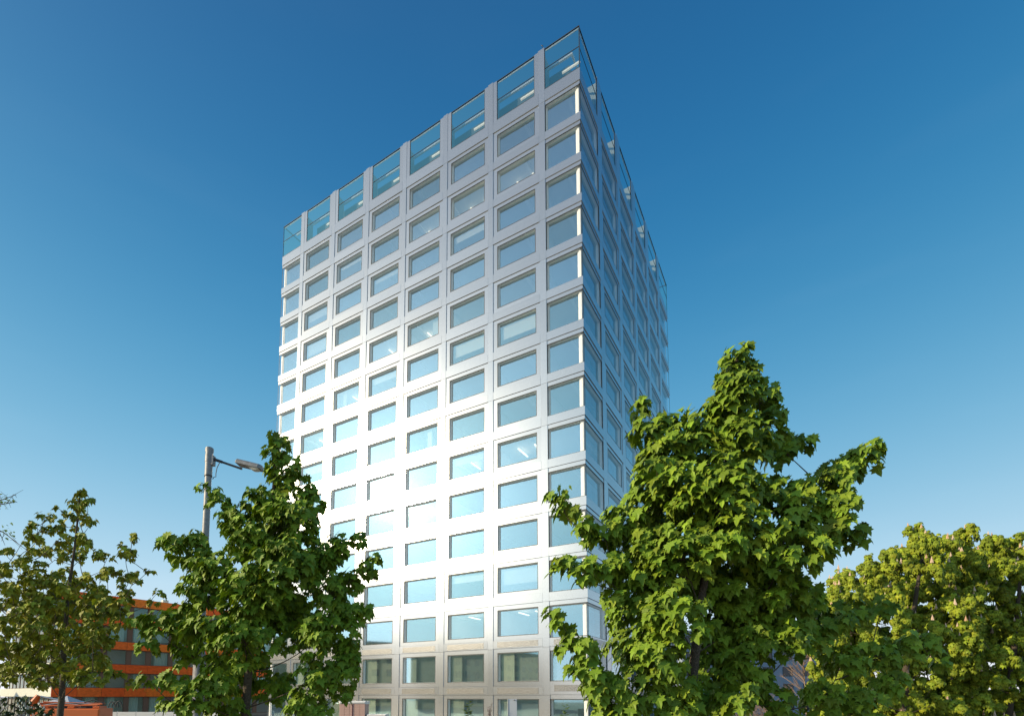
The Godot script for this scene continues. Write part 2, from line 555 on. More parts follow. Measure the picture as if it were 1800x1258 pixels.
# ---------------------------------------------------------------- trees
func leaf_mesh(kind: String) -> Mesh:
	var b := MB.new()
	if kind == "maple":
		# five pointed lobes with notches, folded along the midrib and drooping at the tips; unit width, stalk at the origin, tip along -y
		var out := [Vector2(0.05, 0.02), Vector2(0.30, 0.16), Vector2(0.24, -0.08), Vector2(0.56, -0.10), Vector2(0.40, -0.30), Vector2(0.52, -0.46), Vector2(0.22, -0.52), Vector2(0.16, -0.72), Vector2(0.0, -1.0)]
		var rim := []
		for p in out: rim.append(p)
		for k in range(out.size() - 2, -1, -1): rim.append(Vector2(-out[k].x, out[k].y))
		var c := Vector2(0, -0.32)
		var lift := func(p: Vector2) -> Vector3:
			var r := p.distance_to(c)
			return Vector3(p.x, p.y, 0.16 * absf(p.x) - 0.28 * r * r)
		var pts := []
		for p in rim: pts.append(lift.call(p))
		var cc: Vector3 = lift.call(c) + Vector3(0, 0, -0.02)
		for k in pts.size():
			b.tri(cc, pts[k], pts[(k + 1) % pts.size()])
	elif kind == "chestnut":
		# a whorl of seven hanging leaflets
		for k in 7:
			var a := TAU * k / 7.0 + 0.2
			var d := Vector3(cos(a), 0, sin(a))
			var s := Vector3(-sin(a), 0, cos(a)) * 0.17
			var p0 := d * 0.06
			var p1 := d * 0.34 + Vector3(0, -0.16, 0)
			var p2 := d * 0.50 + Vector3(0, -0.58, 0)
			b.tri(p0, p1 + s, p1 - s)
			b.tri(p1 + s, p2, p1 - s)
			b.tri(p0, p1 + s * 0.6 + Vector3(0, 0.05, 0), p1 - s * 0.6)
	elif kind == "blossom":
		for k in 5:
			var a0 := TAU * k / 5.0
			var a1 := TAU * (k + 1) / 5.0
			var p := Vector3(cos(a0) * 0.28, 0.12, sin(a0) * 0.28)
			var q := Vector3(cos(a1) * 0.28, 0.12, sin(a1) * 0.28)
			b.tri(Vector3(0, 1.0, 0), q, p)
			b.tri(Vector3(0, 0, 0), p, q)
	return b.mesh()

func leaf_mat(c: Color, back: Color, rough: float) -> StandardMaterial3D:
	var m := mat(Color(1, 1, 1), rough, 0.0, 0.38)
	m.vertex_color_use_as_albedo = true
	m.cull_mode = BaseMaterial3D.CULL_DISABLED
	m.backlight_enabled = true
	m.backlight = back
	m.set_meta("tint", c)
	return m

func multi(called: String, m: Mesh, ma: Material, xs: Array, cs: PackedColorArray, parent: Node3D) -> MultiMeshInstance3D:
	var mm := MultiMesh.new()
	mm.transform_format = MultiMesh.TRANSFORM_3D
	mm.use_colors = true
	mm.mesh = m
	mm.instance_count = xs.size()
	for k in xs.size():
		mm.set_instance_transform(k, xs[k])
		mm.set_instance_color(k, cs[k])
	var o := MultiMeshInstance3D.new()
	o.name = called
	o.multimesh = mm
	o.material_override = ma
	o.set_meta("kind", "stuff")
	parent.add_child(o, true)
	return o

func bark_tube(path: PackedVector3Array, r0: float, r1: float, sides: int) -> Mesh:
	var b := MB.new()
	var rad := PackedFloat32Array()
	for k in path.size():
		rad.append(lerpf(r0, r1, float(k) / (path.size() - 1)))
	b.tube(path, rad, sides)
	return b.mesh()

func tree(called: String, label: String, trunk: Array, clumps: Array, o: Dictionary) -> Node3D:
	# trunk: [pixel, pixel, depth] points from the ground upwards; clumps: [u, v, nearer or farther in metres, radius in pixels]
	rng.seed = o.seed
	var depth: float = o.depth
	var foot := at(trunk[0][0], trunk[0][1], depth)
	foot.y = 0.0
	var root := thing(called, label, "tree", foot, 0.0, o.get("group", ""))
	var spine := PackedVector3Array([Vector3.ZERO])
	for p in trunk:
		spine.append(at(p[0], p[1], depth) - foot)
	var curve := Curve3D.new()
	for p in spine: curve.add_point(p)
	var whole := curve.get_baked_length()
	var tp := PackedVector3Array()
	for k in 15:
		tp.append(curve.sample_baked(whole * k / 14.0) + Vector3(rng.randfn() * 0.012, 0, rng.randfn() * 0.012) * (1.0 if k > 0 else 0.0))
	part("trunk", bark_tube(tp, o.trunk_r, o.trunk_r * 0.14, 9), M.bark, root)
	var xs := []
	var cs := PackedColorArray()
	var size: float = o.leaf
	var thick: float = o.density
	blooms = []
	var forks := []
	for k in range(3, 15): forks.append(tp[k])
	var axis := tp[8]
	clumps.sort_custom(func(p, q): return (at(p[0], p[1], depth + p[2]) - foot - axis).length() < (at(q[0], q[1], depth + q[2]) - foot - axis).length())
	for c in clumps:
		var dz: float = c[2]
		var mid := at(c[0], c[1], depth + dz) - foot
		var r: float = c[3] / FPX * (depth + dz)
		# the bough that carries the clump leaves the trunk lower down
		var flat := Vector2(mid.x - tp[7].x, mid.z - tp[7].z).length()
		var best := tp[2]
		var least := 1e9
		for p in forks:
			var far := mid.distance_to(p)
			var cost := far + 2.5 * maxf(0.0, p.y - (mid.y - 0.45 * far)) + 0.25 * absf(far - 0.5)
			if cost < least:
				least = cost
				best = p
		flat = minf(flat, best.distance_to(mid))
		var kink := best.lerp(mid, 0.55) + Vector3(0, -0.10 * flat, 0) + Vector3(rng.randfn(), rng.randfn(), rng.randfn()) * 0.05
		var bp := PackedVector3Array()
		for k in 7:
			var t := k / 6.0
			bp.append(best.lerp(kink, t).lerp(kink.lerp(mid, t), t))
		var br: float = clampf(0.007 * best.distance_to(mid) + 0.004, 0.006, o.trunk_r * 0.45)
		forks.append_array([bp[3], bp[4], bp[5]])
		part("bough", bark_tube(bp, br, 0.004, 5), M.bark, root)
		# twigs with leaves round their ends
		var leaves := int(ceil(thick * r * r / (size * size)))
		var per := 6
		var n := maxi(2, leaves / per)
		for k in n:
			var dir := Vector3(rng.randfn(), rng.randfn() * 0.9 + 0.15, rng.randfn()).normalized()
			var tip := mid + dir * r * pow(rng.randf(), 0.45) * 0.86
			if k % int(o.get("twig_every", 12)) == 0:
				var root_at := bp[5].lerp(mid, rng.randf())
				part("twig", bark_tube(PackedVector3Array([root_at, root_at.lerp(tip, 0.5) + Vector3(0, -0.02, 0), tip]), 0.006 * o.get("twig_r", 1.0), 0.002, 4), M.bark, root)
			if o.has("bloom") and rng.randf() < o.bloom and dir.y > -0.2:
				blooms.append(tip + Vector3(0, size * 0.25, 0))
			var tone := rng.randfn() * 0.15
			var out_h := Vector3(dir.x, 0, dir.z).normalized()
			for j in per:
				var a := TAU * (j + rng.randf() * 0.6) / per
				var swing := (out_h * 1.1 + Vector3(cos(a), 0, sin(a))).normalized()
				var down := (swing * rng.randf_range(0.35, 0.9) + Vector3(0, -rng.randf_range(0.5, 1.5), 0)).normalized()    # where the tip points
				var nrm := (Vector3(0, rng.randf_range(0.1, 0.8), 0) + swing * 0.9 + SUN * 0.5 + Vector3(rng.randfn(), rng.randfn(), rng.randfn()) * 0.25)
				var yb := -down
				if o.get("whorl", false): yb = (Vector3.UP + swing * 0.8 + SUN * 0.5).normalized()
				var zb := (nrm - yb * nrm.dot(yb)).normalized()
				var xb := yb.cross(zb)
				var s := size * rng.randf_range(0.5, 1.3)
				var p := tip + swing * size * rng.randf_range(0.15, 0.6) + Vector3(0, rng.randfn() * size * 0.3, 0)
				xs.append(Transform3D(Basis(xb * s, yb * s, zb * s), p))
				var g := exp(tone + rng.randfn() * 0.14)
				var col: Color = o.tint
				var ye := rng.randf() * rng.randf()
				cs.append(Color(col.r * g * (1.0 + 0.5 * ye), col.g * g * (1.0 + 0.15 * ye), col.b * g, 1))
	# the leaves nearest the lens are single pieces
	var singles: int = o.get("singles", 0)
	if singles > 0:
		var order := range(xs.size())
		var eye := Vector3(0, H, 0) - foot
		var dist := PackedFloat32Array()
		for x in xs: dist.append(x.origin.distance_to(eye) / x.basis.get_scale().x)
		order.sort_custom(func(a, b): return dist[a] < dist[b])
		var pick := {}
		for k in mini(singles, order.size()): pick[order[k]] = true
		var shades := []
		for k in 4:
			var lm: StandardMaterial3D = o.mat.duplicate()
			var col: Color = o.tint
			var g := [0.9, 0.97, 1.05, 1.15][k] as float
			lm.vertex_color_use_as_albedo = false
			lm.albedo_color = Color(col.r * g, col.g * g, col.b * g).linear_to_srgb()
			shades.append(lm)
		var xs2 := []
		var cs2 := PackedColorArray()
		for k in xs.size():
			if pick.has(k):
				var lf := part("leaf", o.mesh, shades[rng.randi_range(0, 3)], root)
				lf.transform = xs[k]
			else:
				xs2.append(xs[k])
				cs2.append(cs[k])
		xs = xs2
		cs = cs2
	multi("crown", o.mesh, o.mat, xs, cs, root)
	return root

func fill(poly: Array, step: float, r0: float, r1: float, deep: float, seed_: int) -> Array:
	rng.seed = seed_
	var pg := PackedVector2Array(poly)
	var lo := pg[0]
	var hi := pg[0]
	for p in pg:
		lo = lo.min(p)
		hi = hi.max(p)
	var out := []
	var y := lo.y
	while y < hi.y:
		var x := lo.x
		while x < hi.x:
			var p := Vector2(x, y) + Vector2(rng.randf_range(-0.5, 0.5), rng.randf_range(-0.5, 0.5)) * step * 1.1
			if Geometry2D.is_point_in_polygon(p, pg):
				out.append([p.x, p.y, rng.randf_range(-deep, deep), rng.randf_range(r0, r1)])
			x += step
		y += step
	return out

func build_trees() -> void:
	var bk := mat(Color(0.15, 0.115, 0.08), 0.9)
	bk.albedo_texture = noise_tex(0.06, Color(0.55, 0.55, 0.55), Color(1, 1, 1), 31, 256, 4)
	bk.heightmap_enabled = true
	bk.heightmap_texture = noise_tex(0.06, Color(0, 0, 0), Color(1, 1, 1), 31, 256, 4)
	bk.heightmap_scale = 1.5
	triplanar(bk, 2.0)
	M.bark = bk
	var maple := leaf_mesh("maple")
	var lm := leaf_mat(Color(), Color(0.40, 0.44, 0.06), 0.55)
	M.leaf = lm
	var bleaf: StandardMaterial3D = lm.duplicate()
	bleaf.vertex_color_use_as_albedo = false
	bleaf.albedo_color = Color(0.150, 0.245, 0.018).linear_to_srgb()
	M.bark_leaf = bleaf
	var right := [
		[1297, 625, 0, 24], [1292, 655, 0, 38], [1290, 705, -0.1, 55], [1255, 730, 0.1, 45], [1335, 700, 0.2, 36], [1350, 740, 0.2, 34],
		[1127, 712, 0.1, 19], [1138, 750, 0, 35], [1165, 795, 0, 52], [1150, 845, -0.2, 52], [1178, 735, 0.2, 22], [1300, 1170, 0.2, 50], [1240, 1225, 0.3, 55], [1335, 1205, 0.5, 38], [1410, 1120, 0.6, 42], [1290, 1100, 0.4, 60], [1210, 1010, 0.5, 70], [1320, 980, 0.5, 70], [1240, 900, 0.4, 70], [1160, 920, 0.4, 60],
		[1225, 780, 0, 60], [1300, 780, 0, 65], [1375, 790, 0.4, 32], [1402, 775, 0.5, 22], [1270, 855, -0.4, 75], [1200, 870, -0.3, 65], [1340, 865, 0.2, 52],
		[1528, 783, 0.2, 17], [1512, 800, 0.2, 27], [1490, 830, 0.2, 30], [1455, 850, 0.1, 40], [1412, 868, 0.1, 34], [1400, 895, -0.1, 45], [1465, 900, -0.2, 38], [1440, 940, -0.1, 45], [1495, 935, 0, 27], [1385, 960, -0.3, 65],
		[983, 868, -0.2, 17], [990, 893, -0.2, 22], [1022, 925, -0.2, 28], [1062, 940, -0.1, 38], [1105, 910, 0, 45],
		[990, 990, -0.4, 19], [1018, 1005, -0.4, 30], [1060, 1000, -0.2, 40], [973, 1070, -0.5, 12], [988, 1090, -0.5, 20], [1010, 1130, -0.5, 30], [1030, 1170, -0.5, 38], [1060, 1210, -0.4, 48], [1090, 1245, -0.3, 50],
		[1130, 980, 0, 65], [1200, 970, -0.3, 75], [1280, 950, -0.3, 75], [1345, 1040, 0.2, 70], [1115, 1060, -0.2, 65], [1180, 1080, -0.5, 65], [1265, 1050, 0.3, 70], [1330, 1120, 0.3, 60], [1145, 1150, -0.4, 65], [1400, 1060, 0.5, 50],
		[1250, 1150, 0.5, 45], [1170, 1225, -0.2, 60], [1110, 1130, 0.4, 50], [1290, 1225, -0.3, 40], [1380, 1110, 0.2, 45],
		[1455, 1095, 0.7, 40], [1500, 1075, 0.8, 28], [1550, 1070, 0.9, 20], [1480, 1160, 0.7, 40], [1540, 1150, 0.8, 36], [1590, 1130, 0.9, 26], [1635, 1125, 1.0, 18], [1450, 1225, 0.5, 38], [1505, 1235, 0.6, 42], [1565, 1205, 0.7, 32], [1370, 1240, 0.3, 30], [1650, 1165, 0.9, 14],
	]
	tree("maple_tree", "large-leaved bright green maple overlapping the tower's shaded side face", [[1213, 1258], [1225, 1100], [1262, 900], [1290, 740], [1297, 630]], right,
		{"depth": 6.4, "seed": 5, "trunk_r": 0.10, "leaf": 0.128, "density": 33.0, "mesh": maple, "mat": lm, "tint": Color(0.150, 0.245, 0.018), "singles": 300, "group": "young maples along the street"})
	var leftm := [
		[486, 768, 0, 14], [490, 795, 0, 26], [500, 835, 0, 36], [540, 862, 0.1, 22], [552, 885, 0.1, 16], [470, 880, 0, 40], [515, 915, -0.1, 55],
		[365, 862, 0, 15], [385, 880, 0, 19], [400, 905, 0, 26], [420, 935, 0, 34], [445, 895, 0.2, 28], [440, 960, -0.2, 48],
		[283, 948, 0, 15], [305, 960, 0, 24], [345, 952, 0.1, 24], [345, 990, 0, 36], [380, 1005, -0.1, 45], [355, 1045, -0.2, 40],
		[245, 1088, -0.3, 17], [275, 1098, -0.3, 28], [320, 1095, -0.2, 36], [370, 1105, -0.3, 48], [258, 1130, -0.3, 18], [300, 1195, -0.5, 22], [265, 1197, -0.5, 16], [335, 1228, -0.5, 28], [305, 1243, -0.5, 22], [375, 1205, -0.4, 36],
		[628, 945, 0.1, 15], [600, 960, 0, 24], [570, 975, 0, 30], [655, 975, 0, 13], [640, 1000, 0, 18], [615, 1018, 0, 25], [580, 1040, -0.1, 40], [640, 1075, 0, 20], [600, 1090, -0.1, 42], [560, 1120, -0.2, 50], [612, 1140, 0, 28], [600, 1175, 0, 32], [555, 1190, -0.2, 42], [540, 1240, -0.2, 42], [605, 1215, 0, 20],
		[500, 1000, -0.3, 65], [440, 1040, -0.4, 62], [500, 1090, 0.3, 65], [430, 1125, -0.4, 60], [400, 1180, 0.2, 48], [330, 1145, 0.1, 34], [470, 945, 0.3, 50], [540, 990, 0.3, 50], [480, 1200, 0.5, 40], [400, 1250, -0.1, 35], [460, 1060, 0.5, 60],
	]
	tree("maple_tree", "dark green maple in front of the lamp post and the tower's street face", [[432, 1258], [440, 1150], [462, 1000], [480, 860], [486, 775]], leftm,
		{"depth": 8.0, "seed": 9, "trunk_r": 0.10, "leaf": 0.120, "density": 31.0, "mesh": maple, "mat": lm, "tint": Color(0.150, 0.245, 0.018), "singles": 300, "group": "young maples along the street"})
	var poly := [Vector2(142, 862), Vector2(172, 915), Vector2(150, 980), Vector2(190, 965), Vector2(232, 935), Vector2(228, 990), Vector2(262, 1000), Vector2(240, 1050), Vector2(225, 1075), Vector2(205, 1100), Vector2(165, 1110), Vector2(195, 1180), Vector2(160, 1210), Vector2(120, 1190), Vector2(60, 1200), Vector2(10, 1190), Vector2(-30, 1120), Vector2(-30, 980), Vector2(15, 965), Vector2(50, 905), Vector2(95, 885), Vector2(125, 890)]
	var thin := fill(poly, 20, 7, 12, 1.2, 41)
	thin.append_array(fill([Vector2(-30, 1030), Vector2(120, 1010), Vector2(225, 1065), Vector2(190, 1150), Vector2(160, 1190), Vector2(60, 1205), Vector2(-30, 1200)], 19, 9, 14, 1.3, 43))
	thin.append_array([[140, 868, 0, 9], [150, 880, 0, 10], [232, 940, 0, 8], [262, 1000, 0, 6], [278, 1040, 0, 8], [270, 1055, 0, 8], [215, 1185, -0.5, 10], [230, 1200, -0.5, 10]])
	tree("maple_tree", "thin-crowned olive green maple in front of the orange banded building", [[106, 1258], [112, 1150], [118, 1030], [135, 930], [142, 872]], thin,
		{"depth": 11.0, "seed": 13, "trunk_r": 0.09, "leaf": 0.105, "density": 24.0, "mesh": maple, "mat": lm, "tint": Color(0.22, 0.255, 0.022), "twig_every": 6, "group": "young maples along the street"})
	# flowering chestnuts
	var whorl := leaf_mesh("chestnut")
	var cone := leaf_mesh("blossom")
	var bl := mat(Color(0.62, 0.50, 0.38), 0.8)
	bl.vertex_color_use_as_albedo = true
	var p1 := [Vector2(1436, 1062), Vector2(1450, 1040), Vector2(1480, 1010), Vector2(1530, 985), Vector2(1570, 955), Vector2(1600, 935), Vector2(1636, 912), Vector2(1652, 945), Vector2(1700, 960), Vector2(1715, 1080), Vector2(1710, 1300), Vector2(1560, 1310), Vector2(1440, 1300), Vector2(1435, 1150)]
	var p2 := [Vector2(1660, 960), Vector2(1690, 927), Vector2(1722, 955), Vector2(1765, 942), Vector2(1800, 938), Vector2(1860, 920), Vector2(1960, 960), Vector2(2040, 1060), Vector2(2050, 1200), Vector2(1900, 1290), Vector2(1760, 1275), Vector2(1680, 1270)]
	for q in [[p1, "broad chestnut in flower rounding down towards the bare saplings", 25.0, 51, [[1590, 1258], [1592, 1180], [1610, 1050], [1630, 940]]], [p2, "chestnut in flower beside the broad chestnut, its crown with several upright peaks", 26.5, 57, [[1772, 1258], [1780, 1180], [1790, 1060], [1800, 960]]]]:
		var cl := fill(q[0], 24, 11, 19, 2.6, q[3])
		for c in fill(q[0], 30, 18, 24, 0.6, q[3] + 1): cl.append([c[0], c[1] + 18.0, c[2] + 2.6, c[3]])
		var node := tree("chestnut_tree", q[1], q[4], cl, {"depth": q[2], "seed": q[3], "trunk_r": 0.24, "leaf": 0.28, "density": 40.0, "mesh": whorl, "mat": M.leaf, "tint": Color(0.20, 0.27, 0.02), "twig_every": 24, "twig_r": 2.0, "bloom": 0.14, "whorl": true, "group": "chestnuts in flower"})
		var xs := []
		var cs := PackedColorArray()
		for p in blooms:
			var sz := rng.randf_range(0.15, 0.28)
			xs.append(Transform3D(Basis(Vector3(sz, 0, 0), Vector3(0, sz * 1.3, 0), Vector3(0, 0, sz)), p))
			cs.append(Color(1, 1, 1).lerp(Color(0.9, 0.7, 0.6), rng.randf()))
		multi("blossoms", cone, bl, xs, cs, node)
	# a nearly bare tree beyond the picture's edge, some twigs reach in
	rng.seed = 77
	var bd := 9.0
	var bf := at(-95, 1258, bd)
	bf.y = 0.0
	var bt := thing("bare_tree", "nearly bare tree whose thin twigs hang beside the thin maple", "tree", bf)
	var btop := at(-88, 800, bd) - bf
	part("trunk", bark_tube(PackedVector3Array([Vector3.ZERO, btop * 0.5 + Vector3(0.03, 0, 0), btop]), 0.07, 0.02, 8), M.bark, bt)
	for q in [[[-91, 980], [-40, 925], [5, 935], [58, 976]], [[-89, 930], [-30, 885], [4, 878], [28, 869]], [[-90, 950], [-45, 900], [2, 886], [29, 882]], [[-92, 1020], [-40, 930], [-5, 928], [8, 958]]]:
		var bp := PackedVector3Array()
		for p in q: bp.append(at(p[0], p[1], bd) - bf)
		part("branch", bark_tube(bp, 0.018, 0.003, 5), M.bark, bt)
		for k in 12:
			var t := bp[2].lerp(bp[3], rng.randf()) if k % 2 == 0 else bp[1].lerp(bp[2], rng.randf())
			var e := t + Vector3(rng.randfn() * 0.10, rng.randfn() * 0.09, rng.randfn() * 0.1)
			part("twig", bark_tube(PackedVector3Array([t, e]), 0.004, 0.002, 3), M.bark, bt)
	for k in 60:
		var c: Array = [[6, 880], [12, 937], [-10, 930]][k % 3]
		var lf := part("leaf", maple, M.bark_leaf, bt)
		lf.position = at(c[0] + rng.randfn() * 8, c[1] + rng.randfn() * 6, bd) - bf
		lf.rotation = Vector3(rng.randfn(), rng.randf() * TAU, rng.randfn())
		lf.scale = Vector3.ONE * rng.randf_range(0.03, 0.06)
	# bare saplings between maple and chestnut
	M.pale_bark = mat(Color(0.32, 0.22, 0.16), 0.85)
	sapling(1412, 1150, 30.0, "bare brown sapling with a dense twiggy head beside the broad chestnut", 61)
	sapling(1310, 1212, 31.0, "small bare sapling seen under the bright maple's boughs", 62)
	sapling(1346, 1225, 29.0, "bare sapling with pale stem and few twigs under the maple", 63)

func sapling(u: float, w: float, d: float, label: String, seed_: int) -> void:
	rng.seed = seed_
	var top := at(u, w, d)
	var foot := Vector3(top.x, 0, top.z)
	var root := thing("bare_sapling", label, "tree", foot, 0.0, "bare saplings")
	var h := top.y
	part("trunk", bark_tube(PackedVector3Array([Vector3.ZERO, Vector3(0.03, h * 0.5, 0), Vector3(0, h * 0.96, 0)]), 0.06, 0.012, 7), M.pale_bark, root)
	for k in 46:
		var y := h * rng.randf_range(0.35, 0.93)
		var a := rng.randf() * TAU
		var len := (h - y) * 0.55 + 0.35
		var d0 := Vector3(cos(a), rng.randf_range(0.7, 1.3), sin(a)).normalized()
		var e := Vector3(0.02, y, 0) + d0 * len
		part("branch", bark_tube(PackedVector3Array([Vector3(0.02, y, 0), Vector3(0.02, y, 0) + d0 * len * 0.5 + Vector3(0, -0.04, 0), e]), 0.016, 0.005, 4), M.pale_bark, root)
		for j in 5:
			var s := Vector3(0.02, y, 0) + d0 * len * rng.randf_range(0.35, 1.0)
			var dd := (d0 + Vector3(rng.randfn(), rng.randfn() * 0.4 + 0.3, rng.randfn()) * 0.6).normalized()
			part("twig", bark_tube(PackedVector3Array([s, s + dd * rng.randf_range(0.25, 0.55)]), 0.008, 0.004, 3), M.pale_bark, root)

# ---------------------------------------------------------------- the street lamp
func build_lamp() -> void:
	var d := 10.0
	var top := at(368, 787, d)
	var foot := Vector3(top.x, 0, top.z)
	var root := thing("street_lamp", "grey steel street lamp with a long flat head on a tilted arm", "street lamp", foot)
	var grey := triplanar(mat(Color(0.33, 0.33, 0.34), 0.5, 0.15), 1.0)
	grey.albedo_texture = noise_tex(0.04, Color(0.75, 0.75, 0.75), Color(1, 1, 1), 71, 256, 4)
	var dark := mat(Color(0.04, 0.04, 0.045), 0.5)
	var h := top.y
	var b := MB.new()
	b.tube(PackedVector3Array([Vector3.ZERO, Vector3(0, 4.1, 0), Vector3(0, 4.25, 0), Vector3(0, h - 0.58, 0), Vector3(0, h - 0.57, 0), Vector3(0, h - 0.08, 0)]), PackedFloat32Array([0.115, 0.105, 0.072, 0.060, 0.068, 0.068]), 20)
	part("pole", b.mesh(), grey, root)
	b = MB.new()
	b.tube(PackedVector3Array([Vector3(0, h - 0.1, 0), Vector3(0, h - 0.08, 0), Vector3(0, h - 0.02, 0), Vector3(0, h, 0)]), PackedFloat32Array([0.070, 0.077, 0.077, 0.062]), 20)
	part("cap", b.mesh(), grey, root)
	b = MB.new()
	b.tube(PackedVector3Array([Vector3(0, h - 0.30, 0), Vector3(0, h - 0.15, 0)]), PackedFloat32Array([0.074, 0.074]), 20)
	b.box(0.05, 0.105, h - 0.36, h - 0.17, -0.05, 0.05, 0.008)
	part("bracket", b.mesh(), grey, root)
	b = MB.new()
	b.tube(PackedVector3Array([Vector3(0, h - 0.585, 0), Vector3(0, h - 0.565, 0)]), PackedFloat32Array([0.073, 0.073]), 20)
	part("strap", b.mesh(), dark, root)
	var e := at(425, 824, d + 0.1) - foot
	var s := Vector3(0.09, h - 0.23, 0)
	b = MB.new()
	b.tube(PackedVector3Array([s, s.lerp(e, 0.3), s.lerp(e, 0.31), e]), PackedFloat32Array([0.030, 0.028, 0.022, 0.022]), 12)
	part("arm", b.mesh(), dark, root)
	# head: a long shallow canopy with a bulged cover
	var p0 := at(418, 814, d + 0.1) - foot
	var p1 := at(460, 824, d + 0.1) - foot
	var ax := (p1 - p0).normalized()
	var side := Vector3(0, 0, 1)
	var up := side.cross(ax).normalized()
	var hd := MB.new()
	var prof := [Vector2(-0.115, -0.03), Vector2(-0.115, 0.025), Vector2(-0.085, 0.060), Vector2(-0.03, 0.075), Vector2(0.03, 0.075), Vector2(0.085, 0.060), Vector2(0.115, 0.025), Vector2(0.115, -0.03)]
	var long := p0.distance_to(p1)
	var rings := []
	for q in [[-0.02, 0.86], [0.02, 1.0], [0.5, 1.0], [0.9, 0.96], [0.98, 0.82], [1.0, 0.55]]:
		var rr := []
		for p in prof: rr.append(p0 + ax * long * q[0] + (side * p.x + up * p.y) * q[1])
		rings.append(rr)
	for k in rings.size() - 1:
		for j in prof.size():
			var jj := (j + 1) % prof.size()
			hd.quad(rings[k][j], rings[k + 1][j], rings[k + 1][jj], rings[k][jj])
	for j in range(1, prof.size() - 1):
		hd.tri(rings[0][0], rings[0][j], rings[0][j + 1])
		hd.tri(rings[5][0], rings[5][j + 1], rings[5][j])
	part("lamp_head", hd.mesh(), grey, root)
	var cv := MB.new()
	var c0 := p0.lerp(p1, 0.48) - up * 0.032
	var c1 := p0.lerp(p1, 0.94) - up * 0.032
	var last := []
	for k in 7:
		var t := k / 6.0
		var sag := sin(t * PI) * 0.035 + 0.004
		var m := c0.lerp(c1, t)
		var row := [m - side * 0.09, m - side * 0.06 - up * sag, m + side * 0.06 - up * sag, m + side * 0.09]
		if k > 0:
			for j in 3: cv.quad(last[j], last[j + 1], row[j + 1], row[j])
		last = row
	part("cover", cv.mesh(), mat(Color(0.62, 0.62, 0.58), 0.25), root)
	var cb := MB.new()
	var cp := PackedVector3Array()
	for q in [[386, 812], [381, 822], [379, 832], [379, 838], [376, 838], [373, 842]]: cp.append(at(q[0], q[1], d - 0.02) - foot)
	var cr := PackedFloat32Array()
	for k in cp.size(): cr.append(0.007)
	cb.tube(cp, cr, 6)
	part("cable", cb.mesh(), dark, root)

